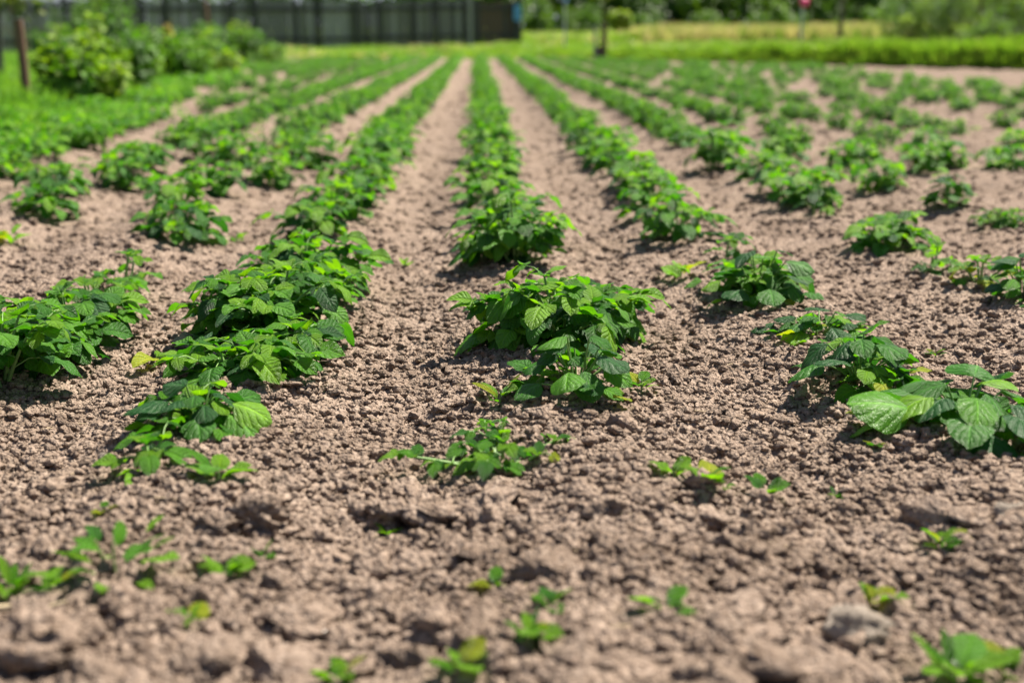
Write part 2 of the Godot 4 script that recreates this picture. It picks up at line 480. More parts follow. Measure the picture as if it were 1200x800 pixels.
# A plant as {stems: [Bag], leaves: [[Transform3D, shape, green]]}
func grow(r: RandomNumberGenerator, w: float, h: float, kind: String, leaf_size := 0.052, lush := true) -> Dictionary:
	var out := {"stems": [], "leaves": []}
	var share := [0.16, 0.37, 0.36, 0.11]
	if kind == "S" or kind == "F": share = [0.05, 0.28, 0.45, 0.20, 0.02]
	if kind == "Y": share = [0.0, 0.05, 0.25, 0.30, 0.40]
	if kind == "B" or kind == "G": share = [0.42, 0.30, 0.22, 0.06]
	if kind == "B" or kind == "G":
		var n := 22 if kind == "B" else 24
		for k in n:
			var st := Bag.new()
			var az := k * 2.4 + r.randf_range(-0.4, 0.4)
			var q := float(k) / n
			var reach := w * (0.62 - 0.46 * q) * r.randf_range(0.75, 1.05)
			var tall := h * (0.35 + 0.65 * q) * r.randf_range(0.8, 1.1)
			var hd := Vector3(cos(az), 0, sin(az))
			var a := hd * 0.008
			var e := hd * reach * 0.62 + Vector3.UP * tall
			st.tube([a, a.lerp(e, 0.45) + Vector3.UP * tall * 0.16, e], 0.0021, 0.0015)
			out.stems.append(st)
			var size := leaf_size * (1.0 if kind == "B" else 1.55) * r.randf_range(0.55, 1.15) * (1.0 - 0.12 * q)
			var d := hd + Vector3.UP * r.randf_range(-0.45, 0.25) + r3(r, 0.2)
			out.leaves.append([leaf_at(e, d, Vector3.UP + hd * 0.35 + r3(r, 0.35), size), r.randi_range(5, 7), tint(r, share)])
			if q > 0.5:
				out.leaves.append([leaf_at(e * 0.6, hd.rotated(Vector3.UP, 1.3) + Vector3.UP * r.randf_range(0.2, 0.9), Vector3.UP + r3(r, 0.4), size * 0.6), r.randi_range(0, 4), mini(4, tint(r, share) + 1)])
		# small leaves low down
		for k in 18:
			var az := r.randf() * TAU
			var hd := Vector3(cos(az), 0, sin(az))
			out.leaves.append([leaf_at(hd * w * r.randf_range(0.05, 0.45) + Vector3.UP * h * r.randf_range(0.05, 0.3), hd + Vector3.UP * r.randf_range(-0.1, 0.8), Vector3.UP + r3(r, 0.5), leaf_size * r.randf_range(0.4, 0.8)), r.randi_range(0, 4), clampi(tint(r, share) + 1, 0, 4)])
		return out
	var ns := clampi(int(w * 36.0), 5, 11)
	var nl := 5 if lush else 4
	var pairs := 2 if lush else 1
	if kind == "S": ns = maxi(2, int(w * 16.0)); nl = 4; pairs = 1
	if kind == "Y": ns = 4; nl = 3; pairs = 1
	if kind == "F": ns = 8; nl = 4; pairs = 1
	for k in ns:
		var st := Bag.new()
		var az := k * 2.4 + r.randf_range(-0.5, 0.5)
		var hd := Vector3(cos(az), 0, sin(az))
		var q := (k + 0.5) / ns
		var reach := w * 0.5 * lerpf(1.0, 0.16, q) * r.randf_range(0.8, 1.1)
		var tip := hd * reach + Vector3.UP * h * lerpf(0.52, 0.90, q) * r.randf_range(0.85, 1.05)
		var foot := hd * 0.015 * r.randf() + r3(r, 0.012)
		foot.y = -0.01
		var ctl := foot.lerp(tip, 0.4) + Vector3.UP * h * 0.12
		var pts := []
		for i in 6:
			var t := i / 5.0
			pts.append(foot.lerp(ctl, t).lerp(ctl.lerp(tip, t), t))
		st.tube(pts, 0.0042, 0.0022)
		for j in nl:
			var t := lerpf(0.34, 1.0, float(j) / (nl - 1))
			var p: Vector3 = foot.lerp(ctl, t).lerp(ctl.lerp(tip, t), t)
			var a2 := az + (2.3 * j + r.randf_range(-0.5, 0.5) if j < nl - 1 else r.randf_range(-0.4, 0.4))
			var ld := (Vector3(cos(a2), 0, sin(a2)) + hd * 0.55).normalized()
			var grown := lerpf(1.0, 0.72, t)
			var lr := leaf_size * r.randf_range(0.6, 1.1) * grown
			var e := p + ld * lr + Vector3.UP * lr * r.randf_range(-0.1, 0.5)
			e.y = maxf(e.y, 0.012)
			st.tube([p, p.lerp(e, 0.5) + Vector3.UP * lr * 0.15, e], 0.0016, 0.0011, 4)
			var g := tint(r, share)
			if j == nl - 1: g = mini(g + 1, maxi(g, 3))
			var shape := r.randi_range(0, 4)
			out.leaves.append([leaf_at(e, ld + Vector3.UP * r.randf_range(-0.55, 0.25) + r3(r, 0.15), Vector3.UP + ld * 0.2 + r3(r, 0.38), leaf_size * r.randf_range(0.85, 1.35) * grown), shape, g])
			for m in pairs:
				var pp := p.lerp(e, 0.85 - 0.45 * m) + Vector3.UP * lr * 0.08
				for s in [-1.0, 1.0]:
					if r.randf() < 0.12: continue
					var sd := ld.rotated(Vector3.UP, s * r.randf_range(0.8, 1.4)) + Vector3.UP * r.randf_range(-0.35, 0.35)
					out.leaves.append([leaf_at(pp, sd, Vector3.UP + sd * 0.15 + r3(r, 0.4), leaf_size * r.randf_range(0.5, 0.85) * grown * (1.0 - 0.25 * m)), (shape + r.randi_range(0, 1)) % 5, clampi(g + r.randi_range(-1, 1), 0, 3) if g < 4 else 4])
		for s in 3:     # young leaves at the tip
			var yd := Vector3(cos(az + s * 2.1), r.randf_range(0.5, 1.4), sin(az + s * 2.1))
			out.leaves.append([leaf_at(tip, yd, Vector3.UP + r3(r, 0.4), leaf_size * r.randf_range(0.4, 0.75)), r.randi_range(0, 4), r.randi_range(1, 3)])
		out.stems.append(st)
	return out

func detailed(o: Node3D, g: Dictionary) -> void:
	for s in g.stems:
		put("stem", s.mesh(), M.stem, o)
	for l in g.leaves:
		put("leaf", LEAF[l[1]], (M.round_leaf if l[1] in [5, 6, 7] else M.leaf)[l[2]], o, l[0])

func joined(g: Dictionary) -> Array:
	var f := Bag.new()
	for l in g.leaves:
		f.add(LOW[l[1]], l[0], M.greens[mini(l[2], 3)] * (1.0 / 0.6))     # the leaf texture averages 0.6
	var s := Bag.new()
	for st in g.stems:
		var b := s.v.size()
		s.v.append_array(st.v); s.n.append_array(st.n); s.uv.append_array(st.uv)
		for k in st.ix: s.ix.append(b + k)
	return [f.mesh(), s.mesh()]


# ---------- lumps: clods, stones ----------
func lump(sd: int, around: int, rings: int, rough: float, flat: float) -> Bag:
	var b := Bag.new()
	n_lobe.seed = sd
	for j in rings + 1:
		for i in around:
			var th := PI * j / rings
			var ph := TAU * (i + 0.5 * (j % 2)) / around
			var d := Vector3(sin(th) * cos(ph), cos(th), sin(th) * sin(ph))
			var k := 1.0 + rough * n_lobe.get_noise_3d(d.x, d.y, d.z) + rough * 0.5 * n_lobe.get_noise_3d(d.x * 2.3 + 7.0, d.y * 2.3, d.z * 2.3)
			b.v.append(Vector3(d.x, d.y * flat, d.z) * k * 0.5)
			b.uv.append(Vector2(float(i) / around, float(j) / rings))
	for j in rings:
		for i in around:
			var i2 := (i + 1) % around
			var a := j * around
			b.tri(a + i, a + i2, a + around + i)
			b.tri(a + i2, a + around + i2, a + around + i)
	b.normals()
	for k in b.n.size():
		if b.n[k].dot(b.v[k]) < 0.0: b.n[k] = -b.n[k]
	return b


# ---------- grass and woody plants ----------
func tuft(sd: int, blades: int, spread: float, wide: float, lean: float) -> ArrayMesh:
	rg.seed = sd
	var b := Bag.new()
	for k in blades:
		var az := rg.randf() * TAU
		var out := Vector3(cos(az), 0, sin(az))
		var foot := out * spread * sqrt(rg.randf())
		var hd := out.rotated(Vector3.UP, rg.randf_range(-1.0, 1.0))
		var across := Vector3(-hd.z, 0, hd.x).rotated(Vector3.UP, rg.randf_range(-0.8, 0.8)) * wide * rg.randf_range(0.6, 1.1)
		var tall := rg.randf_range(0.55, 1.0)
		var bend := lean * rg.randf_range(0.2, 1.0)
		var s := b.v.size()
		for i in 4:
			var t := i / 3.0
			var p := foot + hd * bend * t * t + Vector3.UP * tall * (t - 0.18 * bend * t * t)
			var hw := across * (1.0 - t * t) * 0.5
			b.v.append(p - hw); b.v.append(p + hw)
		for i in 3:
			var q := s + i * 2
			b.tri(q, q + 2, q + 1); b.tri(q + 1, q + 2, q + 3)
	b.normals()
	for k in b.n.size():
		if b.n[k].y < 0.0: b.n[k] = -b.n[k]
	return b.mesh()

func scatter(called: String, label: String, category: String, m: Mesh, mt: Material, spots: Array, colors: Array, parent: Node = null) -> void:
	var mm := MultiMesh.new()
	mm.transform_format = MultiMesh.TRANSFORM_3D
	mm.use_colors = colors.size() > 0
	mm.mesh = m
	mm.instance_count = spots.size()
	for k in spots.size():
		mm.set_instance_transform(k, spots[k])
		if colors.size(): mm.set_instance_color(k, colors[k])
	var o := MultiMeshInstance3D.new()
	o.multimesh = mm
	o.material_override = mt
	if parent:
		o.name = called
		parent.add_child(o, true)
		o.set_meta("kind", "stuff")
		return
	o.name = numbered(called)
	add_child(o)
	tag(o, label, category, "", "stuff")

func upright(p: Vector3, turn: float, wide: float, tall: float) -> Transform3D:
	return Transform3D(Basis(Vector3.UP, turn).scaled(Vector3(wide, tall, wide)), p)

# leaves spread through clumps that fill an uneven dome
func crown(r: RandomNumberGenerator, w: float, h: float, low: float, clumps: int, leaves: int, size: float, greens: Array, narrow := false) -> Bag:
	var b := Bag.new()
	for k in clumps:
		var d := r3(r, 1.0)
		while d.length() > 1.0: d = r3(r, 1.0)
		d = d * (0.55 + 0.45 * r.randf()) / maxf(d.length(), 0.4)
		var c := Vector3(d.x * w * 0.42, lerpf(low, h, 0.5 + 0.46 * d.y), d.z * w * 0.42)
		var rad := w * r.randf_range(0.12, 0.24)
		var base_col: Color = greens[r.randi_range(0, greens.size() - 1)]
		for i in leaves / clumps:
			var o := r3(r, 1.0)
			while o.length() > 1.0: o = r3(r, 1.0)
			o = o.normalized() * pow(o.length(), 0.5)
			var p := c + Vector3(o.x, o.y * 0.8, o.z) * rad
			if p.y < 0.02: p.y = 0.02 + r.randf() * 0.1
			var col := base_col * r.randf_range(0.95, 1.6)
			col.a = 1.0
			b.add(LOW[r.randi_range(8, 9) if narrow else r.randi_range(0, 4)], leaf_at(p, o + r3(r, 0.6) + Vector3.UP * (0.3 if narrow else -0.15), Vector3.UP + o * 0.5 + r3(r, 0.5), size * r.randf_range(0.7, 1.3)), col)
	return b

func shrub(called: String, label: String, category: String, group: String, x: float, z: float, w: float, h: float, leaves: int, size: float, greens: Array, sd: int, narrow := false, stems := 13) -> void:
	var r := RandomNumberGenerator.new()
	r.seed = sd
	var o := base(called, Vector3(x, land(x, z), z), 0.0)
	tag(o, label, category, group)
	# upright shoots of uneven height, leaves all along them
	var b := Bag.new()
	for k in stems:
		var s := Bag.new()
		var az := k * 2.4 + r.randf_range(-0.4, 0.4)
		var out := w * 0.5 * sqrt((k + 0.3) / stems)
		var foot := Vector3(cos(az) * out * 0.5, -0.05, sin(az) * out * 0.5)
		var tip := Vector3(cos(az) * out, h * r.randf_range(0.45, 1.1) * (1.0 - 0.35 * out / (w * 0.5)), sin(az) * out) + r3(r, 0.06 * w)
		var mid := foot.lerp(tip, 0.5) + Vector3.UP * h * 0.12
		s.tube([foot, mid, tip], 0.008, 0.003)
		put("stem", s.mesh(), M.twig, o)
		var base_col: Color = greens[r.randi_range(0, greens.size() - 1)]
		for i in leaves / stems:
			var t := pow(r.randf(), 0.75)
			var p := foot.lerp(mid, t).lerp(mid.lerp(tip, t), t)
			var q := r3(r, 1.0)
			p += Vector3(q.x, q.y * 0.6, q.z) * w * 0.13 * (1.15 - 0.6 * t)
			if p.y < 0.02: p.y = 0.02 + r.randf() * 0.1
			var col := base_col * r.randf_range(0.9, 1.6) * lerpf(0.9, 1.15, r.randf())
			col.a = 1.0
			b.add(LOW[r.randi_range(8, 9) if narrow else r.randi_range(0, 4)], leaf_at(p, q + Vector3.UP * (0.4 if narrow else -0.1), Vector3.UP + q * 0.4 + r3(r, 0.5), size * r.randf_range(0.7, 1.4)), col)
	put("foliage", b.mesh(), M.foliage, o)

func tree(called: String, label: String, group: String, x: float, z: float, w: float, h: float, low: float, trunk: float, leaves: int, size: float, greens: Array, sd: int) -> void:
	var r := RandomNumberGenerator.new()
	r.seed = sd
	var o := base(called, Vector3(x, land(x, z), z), 0.0)
	tag(o, label, "tree", group)
	var t := Bag.new()
	var top := Vector3(r.randf_range(-0.1, 0.1) * h, h * 0.75, r.randf_range(-0.05, 0.05) * h)
	t.tube([Vector3(0, -0.2, 0), Vector3(0.02 * h, h * 0.3, 0), top], trunk, trunk * 0.3, 8)
	for k in 6:
		var a := Vector3(0.02 * h, h * 0.3, 0).lerp(top, k / 6.0)
		var az := k * 2.4 + r.randf()
		t.tube([a, a + Vector3(cos(az) * w * 0.15, h * 0.10, sin(az) * w * 0.15), a + Vector3(cos(az) * w * 0.33, h * 0.14, sin(az) * w * 0.33)], trunk * 0.35, trunk * 0.1)
	put("trunk", t.mesh(), M.bark, o)
	put("crown", crown(r, w, h, low, 30, leaves, size, greens).mesh(), M.foliage, o)


func _ready() -> void:
	# --- camera, sky, sun, exposure ---
	var cam := Camera3D.new()
	cam.name = "camera"
	cam.position = Vector3(0, 0.6, 0)
	cam.rotation_degrees.x = -14.34
	var lens := CameraAttributesPhysical.new()
	lens.frustum_focal_length = 42.0
	lens.frustum_focus_distance = 2.15
	lens.exposure_aperture = 2.5
	cam.attributes = lens
	cam.fov = 31.89
	cam.near = 0.05
	cam.far = 900.0
	add_child(cam)
	var env := Environment.new()
	env.background_mode = Environment.BG_SKY
	var sky_mat := ProceduralSkyMaterial.new()
	sky_mat.sky_top_color = Color(0.52, 0.61, 0.76)
	sky_mat.sky_horizon_color = Color(0.84, 0.87, 0.90)
	sky_mat.sky_curve = 0.15
	sky_mat.ground_horizon_color = Color(0.55, 0.58, 0.50)
	sky_mat.ground_bottom_color = Color(0.25, 0.24, 0.18)
	sky_mat.sky_energy_multiplier = 0.58
	env.sky = Sky.new()
	env.sky.sky_material = sky_mat
	env.tonemap_mode = Environment.TONE_MAPPER_LINEAR
	env.tonemap_exposure = 2.6
	env.sdfgi_enabled = true; env.ssao_enabled = true; env.ssil_enabled = true
	var around := WorldEnvironment.new()
	around.name = "surroundings"
	around.environment = env
	add_child(around)
	var sun := DirectionalLight3D.new()
	sun.name = "sun"
	sun.light_color = Color(1.0, 0.965, 0.90)
	sun.light_energy = 1.6
	sun.light_angular_distance = 0.5
	sun.shadow_enabled = true
	var az := deg_to_rad(48.0)
	var el := deg_to_rad(58.0)
	sun.basis = Basis.looking_at(-Vector3(sin(az) * cos(el), sin(el), -cos(az) * cos(el)))
	add_child(sun)

	# --- noises, materials, leaf shapes ---
	rg.seed = 20
	for p in [[n_wide, 1.3, 2], [n_patch, 2.6, 2], [n_crumb, 75.0, 3], [n_lobe, 1.15, 2]]:
		p[0].noise_type = FastNoiseLite.TYPE_SIMPLEX_SMOOTH
		p[0].frequency = p[1]
		p[0].fractal_octaves = p[2]
	for p in [[n_clod, 13.0, 11], [n_lump, 50.0, 12]]:
		p[0].noise_type = FastNoiseLite.TYPE_CELLULAR
		p[0].frequency = p[1]
		p[0].seed = p[2]
		p[0].fractal_octaves = 2
		p[0].cellular_return_type = FastNoiseLite.RETURN_DISTANCE
	make_materials()
	make_leaves()

	build_ground()
	build_fence()
	build_far()
	build_left_edge()
	build_potatoes()
	build_weeds()
	build_stones()


func build_ground() -> void:
	# tilled soil: rows of points across the field, closer together where the field is nearer
	var ds := []
	var d := -3.0
	while d < 0.6: ds.append(d); d += 0.12
	d = 0.6
	while d < 37.0: ds.append(d); d *= 1.0034
	var cols := 600
	var b := Bag.new()
	var rows := ds.size()
	b.v.resize(rows * cols); b.n.resize(rows * cols)
	for j in rows:
		var dd: float = ds[j]
		var half := 0.62 * maxf(dd, 0.6) + 0.6
		for i in cols:
			var x := (float(i) / (cols - 1) * 2.0 - 1.0) * half
			b.v[j * cols + i] = Vector3(x, soil(x, -dd), -dd)
	for j in rows:
		for i in cols:
			var at := j * cols + i
			var a := b.v[at - 1] if i > 0 else b.v[at]
			var e := b.v[at + 1] if i < cols - 1 else b.v[at]
			var f := b.v[at - cols] if j > 0 else b.v[at]
			var g := b.v[at + cols] if j < rows - 1 else b.v[at]
			b.n[at] = (e - a).cross(g - f).normalized()
	b.ix.resize((rows - 1) * (cols - 1) * 6)
	var k := 0
	for j in rows - 1:
		for i in cols - 1:
			var at := j * cols + i
			b.ix[k] = at; b.ix[k + 1] = at + cols; b.ix[k + 2] = at + 1
			b.ix[k + 3] = at + 1; b.ix[k + 4] = at + cols; b.ix[k + 5] = at + cols + 1
			k += 6
	if b.n[cols * rows / 2].y < 0.0:
		for q in b.n.size(): b.n[q] = -b.n[q]
	var ground := put("soil", b.mesh(false), M.soil)
	tag(ground, "dry pinkish brown tilled soil of the potato field", "soil", "", "structure")

	# grassland all round, to the horizon
	var xs := [-400.0, -200.0, -110.0, -70.0, -45.0, -32.0]
	var q := -24.0
	while q < 26.0: xs.append(q); q += 0.2
	xs.append_array([30.0, 38.0, 50.0, 75.0, 120.0, 220.0, 400.0])
	var zs := [40.0, 20.0, 8.0]
	q = 5.0
	while q > -52.0: zs.append(q); q -= 0.2
	zs.append_array([-56.0, -62.0, -70.0, -82.0, -100.0, -140.0, -220.0, -400.0, -600.0])
	var t := Bag.new()
	for z in zs:
		for x in xs: t.v.append(Vector3(x, meadow_height(x, z), z))
	for j in zs.size() - 1:
		for i in xs.size() - 1:
			var at: int = j * xs.size() + i
			t.tri(at, at + xs.size(), at + 1)
			t.tri(at + 1, at + xs.size(), at + xs.size() + 1)
	t.normals()
	for p in t.n.size():
		if t.n[p].y < 0.0: t.n[p] = -t.n[p]
	tag(put("ground", t.mesh(), M.turf), "green grassland around the field", "ground", "", "structure")

	# clods: the largest as pieces of the soil, the crumbs as one mass of each shape
	var shapes := []
	for s in 8: shapes.append(lump(100 + s, 10, 6, 0.75, 0.72).mesh())
	for c in 300:
		var dd := 1.0 / lerpf(1.0 / 4.2, 1.0 / 0.95, sqrt(rg.randf()))
		var x := rg.randf_range(-0.46, 0.46) * dd
		var size := lerpf(0.014, 0.055, pow(rg.randf(), 2.2)) * (1.25 if dd < 1.5 else 0.85)
		var tr := Transform3D(Basis.from_euler(Vector3(rg.randf_range(-0.4, 0.4), rg.randf() * TAU, rg.randf_range(-0.4, 0.4))).scaled(Vector3(size * rg.randf_range(0.9, 1.4), size * rg.randf_range(0.7, 1.0), size)), Vector3(x, soil(x, -dd) + size * 0.06, -dd))
		put("clod", shapes[rg.randi_range(0, 7)], M.clods[rg.randi_range(0, 2)], ground, tr)
	var crumbs := Node3D.new()
	crumbs.name = "crumbs"
	crumbs.set_meta("kind", "stuff")
	ground.add_child(crumbs)
	for s in 4:
		var spots := []
		for c in 30000:
			var dd := 1.0 / lerpf(1.0 / 14.0, 1.0 / 0.9, rg.randf())
			var x := rg.randf_range(-0.5, 0.5) * dd
			var size := lerpf(0.0022, 0.019, pow(rg.randf(), 4.0)) * (1.0 + 0.10 * dd)
			spots.append(Transform3D(Basis.from_euler(r3(rg, PI)).scaled(Vector3(size * rg.randf_range(0.8, 1.4), size * 0.8, size)), Vector3(x, soil(x, -dd) + size * 0.10, -dd)))
		scatter("crumb", "", "", lump(200 + s, 7, 4, 0.8, 0.8).mesh(), M.clods[[0, 1, 2, 1][s]], spots, [], crumbs)


func build_fence() -> void:
	var a := Vector2(-15.6, -33.4)
	var e := Vector2(0.28, -42.0)
	var along := (e - a).normalized()
	var turn := -atan2(along.y, along.x)
	var o := base("board_fence", Vector3(a.x, 0, a.y), turn)
	tag(o, "weathered dark grey fence of upright boards behind the field", "fence")
	var length := (e - a).length()
	var r := RandomNumberGenerator.new()
	r.seed = 5
	var shapes := []
	for k in 4:
		var m := BoxMesh.new()
		m.size = Vector3(0.14 + 0.02 * k, 1.5, 0.025)
		shapes.append(m)
	var p := 0.0
	var ground := func(q: float) -> float:
		var w := a + along * q
		return land(w.x, w.y)
	while p < length - 0.12:
		var v := r.randi_range(0, 3)
		var wide := 0.14 + 0.02 * v
		var c := p + wide * 0.5
		var dark := c > length - 1.75
		var y: float = ground.call(c) + 0.73 + r.randf_range(-0.09, 0.05) + (0.0 if dark else 0.03)
		var mt: Material = M.boards[r.randi_range(0, 3) if not dark else [1, 4][r.randi_range(0, 1)]]
		put("board", shapes[v], mt, o, Transform3D(Basis(Vector3.FORWARD, r.randf_range(-0.012, 0.012)), Vector3(c, y, r.randf_range(-0.006, 0.006))))
		p += wide + r.randf_range(0.004, 0.018)
	for level in [0.35, 1.22]:
		var q := 0.0
		while q < length - 0.3:
			var l := minf(3.0, length - q)
			var y0: float = ground.call(q) + level
			var y1: float = ground.call(q + l) + level
			var m := BoxMesh.new()
			m.size = Vector3(l - 0.01, 0.09, 0.045)
			put("rail", m, M.boards[1], o, Transform3D(Basis(Vector3.BACK, atan2(y1 - y0, l)), Vector3(q + l * 0.5, (y0 + y1) * 0.5, 0.045)))
			q += 3.0
	var q := 0.1
	while q < length + 0.1:
		var m := BoxMesh.new()
		m.size = Vector3(0.11, 1.7, 0.11)
		put("post", m, M.boards[2] if q > 15.9 and q < 16.5 else M.boards[1], o, Transform3D(Basis(), Vector3(q, ground.call(q) + 0.72, 0.125)))
		q += 2.0 if q < 15.0 else 1.72
	# blue plate on the last post
	var at := a + along * (length - 0.22)
	var sign_node := base("wall_plate", Vector3(at.x, land(at.x, at.y) + 0.98, at.y), turn)
	tag(sign_node, "small light blue plate fixed near the end of the board fence", "plate")
	var pm := BoxMesh.new(); pm.size = Vector3(0.26, 0.52, 0.02)
	put("panel", pm, M.blue, sign_node, Transform3D(Basis(), Vector3(0, 0.1, 0.20)))
	var pk := BoxMesh.new(); pk.size = Vector3(0.05, 0.30, 0.02)
	put("bracket", pk, M.pale, sign_node, Transform3D(Basis(), Vector3(0, 0.1, 0.18)))


func build_far() -> void:
	var r := RandomNumberGenerator.new()
	r.seed = 77
	var fresh := [Color(0.18, 0.33, 0.03), Color(0.22, 0.38, 0.035), Color(0.14, 0.27, 0.03), Color(0.28, 0.40, 0.06)]
	var dry := [Color(0.46, 0.39, 0.25), Color(0.54, 0.45, 0.33), Color(0.34, 0.37, 0.17), Color(0.47, 0.40, 0.28)]
	var tufts := []
	for k in 3: tufts.append(tuft(300 + k, 18, 0.55, 0.13, 0.55))
	# tall verge along the bank
	var spots := []; var cols := []
	for k in 5200:
		var t := r.randf_range(-3.0, 24.0)
		var s := absf(r.randf_range(0.0, 1.0) + r.randf_range(0.0, 1.0) - 1.0) * 1.5 - 0.05
		var x := 2.2 + 0.5327 * t + 0.8463 * s
		var z := -32.6 + 0.8463 * t - 0.5327 * s
		if side_back(x, z) > 0.5 and side_bank(x, z) < 0.0: continue
		var tall := lerpf(0.16, 0.30, clampf(t / 14.0, 0.0, 1.0)) * r.randf_range(0.5, 1.25) * (1.0 + 0.5 * n_patch.get_noise_2d(x * 0.4, z * 0.4))
		spots.append(upright(Vector3(x, land(x, z) - 0.01, z), r.randf() * TAU, 0.24, tall))
		cols.append(fresh[r.randi_range(0, 3)] * r.randf_range(0.8, 1.15))
	scatter("verge_grass", "dense strip of tall bright grass edging the bare field end", "grass", tufts[0], M.grass, spots, cols)
	# mown meadow
	spots = []; cols = []
	while spots.size() < 7500:
		var dd := r.randf_range(26.0, 52.0)
		var x := r.randf_range(-0.30, 0.52) * dd
		var z := -dd
		var far := maxf(side_back(x, z), side_bank(x, z))
		if outside(x, z) < 0.0 or far < -0.2: continue
		spots.append(upright(Vector3(x, land(x, z) - 0.01, z), r.randf() * TAU, r.randf_range(0.30, 0.5), r.randf_range(0.08, 0.24) * (1.0 + 0.6 * n_patch.get_noise_2d(x * 0.2, z * 0.2))))
		cols.append((dry if r.randf() < 0.12 + 0.5 * n_patch.get_noise_2d(x * 0.1 + 9.0, z * 0.1) else fresh)[r.randi_range(0, 3)] * r.randf_range(0.75, 1.15))
	scatter("meadow_grass", "short bright green grass of the meadow beyond the field", "grass", tufts[1], M.grass, spots, cols)
	# tall grass gone to seed in front of the trees
	spots = []; cols = []
	while spots.size() < 5200:
		var dd := r.randf_range(44.0, 60.0)
		var x := r.randf_range(0.0, 0.40) * dd
		var z := -dd
		var w := smoothstep(0.0, 0.06, x / dd - 0.06)
		spots.append(upright(Vector3(x, land(x, z) - 0.01, z), r.randf() * TAU, r.randf_range(0.4, 0.6), r.randf_range(0.40, 0.80) * (0.5 + 0.5 * w)))
		cols.append((dry if r.randf() < 0.25 + 0.6 * w else fresh)[r.randi_range(0, 3)] * r.randf_range(0.8, 1.15))
	scatter("seed_grass", "tall straw-coloured grass standing below the far trees", "grass", tufts[2], M.grass, spots, cols)

	# trees beyond the meadow
	var deep := [Color(0.08, 0.19, 0.025), Color(0.11, 0.24, 0.03), Color(0.16, 0.31, 0.03)]
	var light := [Color(0.14, 0.30, 0.03), Color(0.22, 0.40, 0.03), Color(0.28, 0.46, 0.04)]
	var where := ["behind the fence, beside the blue plate", "straight above the far end of the middle row", "behind the slim pole with blue cap", "behind the staked sapling", "just past the staked sapling", "above the palest tall grass", "over the straw-coloured grass", "between sapling and pink-topped pole", "shortly before the pink-topped pole", "behind the pink-topped pole", "behind the slender bare trunk", "between slender trunk and grey-green shrubs", "behind the grey-green shrubs", "at the far end of the shrubs"]
	var px := [-0.02, 0.015, 0.05, 0.085, 0.115, 0.145, 0.175, 0.20, 0.225, 0.25, 0.28, 0.31, 0.36, 0.41]
	for k in px.size():
		var dd := 60.0 + 9.0 * absf(sin(k * 2.1))
		tree("broadleaf_tree", "leafy broadleaf tree " + where[k], "trees beyond the meadow", px[k] * dd, -dd, 5.6 + 1.2 * sin(k * 1.7), 4.6 + sin(k * 2.9), 0.0, 0.14, 2200, 0.30, deep, 900 + k)
	for k in 6:
		var dd := 52.0 + 3.0 * (k % 3)
		var fx: float = [-0.20, -0.145, -0.095, -0.055, -0.25, -0.31][k]
		tree("garden_tree", "bushy tree behind the board fence, " + nth([2, 1, 0, 3, 4, 5][k] if k != 3 else 3) + " of its line", "trees behind the fence", fx * dd, -dd, 4.4, 5.5, 0.5, 0.12, 1500, 0.24, deep, 950 + k)
	# low shrubs under the trees
	for k in 7:
		var dd := 56.0 + 2.0 * sin(k * 3.0)
		var fx: float = [0.02, 0.06, 0.105, 0.16, 0.215, 0.265, 0.30][k]
		shrub("meadow_shrub", "low leafy shrub at the meadow's far side, " + nth(k) + " from the fence end", "shrub", "shrubs below the far trees", fx * dd, -dd, 2.4 + 0.5 * sin(k * 2.0), 1.5 + 0.4 * cos(k * 1.3), 900, 0.16, deep, 700 + k)
	# grey-green shrubs at the end of the verge
	var willow := [Color(0.17, 0.31, 0.09), Color(0.22, 0.37, 0.11), Color(0.30, 0.44, 0.15), Color(0.12, 0.24, 0.08)]
	var wl := ["grey-green narrow-leaved shrub nearest the slender bare trunk", "tall grey-green shrub just before the brown stake", "grey-green shrub just past the brown stake", "grey-green shrub at the edge of the view above the verge", "low grey-green shrub in front of the brown stake"]
	var ws := [[0.325, 33.0, 2.0, 1.9], [0.365, 31.5, 2.1, 2.3], [0.405, 30.0, 2.0, 2.3], [0.445, 28.5, 2.0, 2.4], [0.385, 27.8, 1.3, 0.8]]
	for k in 5:
		shrub("willow_shrub", wl[k], "shrub", "grey-green shrubs on the verge", ws[k][0] * ws[k][1], -ws[k][1], ws[k][2], ws[k][3], 3200 if k < 4 else 1200, 0.12, willow, 720 + k, true, 15)

	# staked sapling on the verge
	var sx := 2.30; var sz := -31.6
	var o := base("sapling", Vector3(sx, land(sx, sz), sz))
	tag(o, "young lime green sapling between two wooden stakes on the verge", "tree")
	var tb := Bag.new()
	tb.tube([Vector3(0, -0.1, 0), Vector3(0.03, 0.8, 0), Vector3(0.05, 1.9, 0)], 0.045, 0.02, 7)
	tb.tube([Vector3(0.03, 0.85, 0), Vector3(0.2, 1.05, 0.03), Vector3(0.42, 1.2, 0.05)], 0.018, 0.008)
	put("trunk", tb.mesh(), M.bark, o)
	var lime := [Color(0.34, 0.50, 0.03), Color(0.26, 0.44, 0.03), Color(0.38, 0.52, 0.05)]
	r.seed = 41
	var cb := crown(r, 0.8, 1.4, 0.85, 8, 900, 0.09, lime)
	for k in cb.v.size(): cb.v[k].x += 0.36
	var c2 := crown(r, 1.0, 2.3, 1.55, 10, 600, 0.09, lime)
	put("crown", cb.mesh(), M.foliage, o)
	put("crown", c2.mesh(), M.foliage, o)
	for s in [-1.0, 1.0]:
		var sb := BoxMesh.new(); sb.size = Vector3(0.07, 0.95 if s < 0.0 else 1.15, 0.07)
		put("stake", sb, M.boards[4 if s > 0.0 else 2], o, Transform3D(Basis(), Vector3(0.13 * s - 0.04, 0.40, 0.09)))
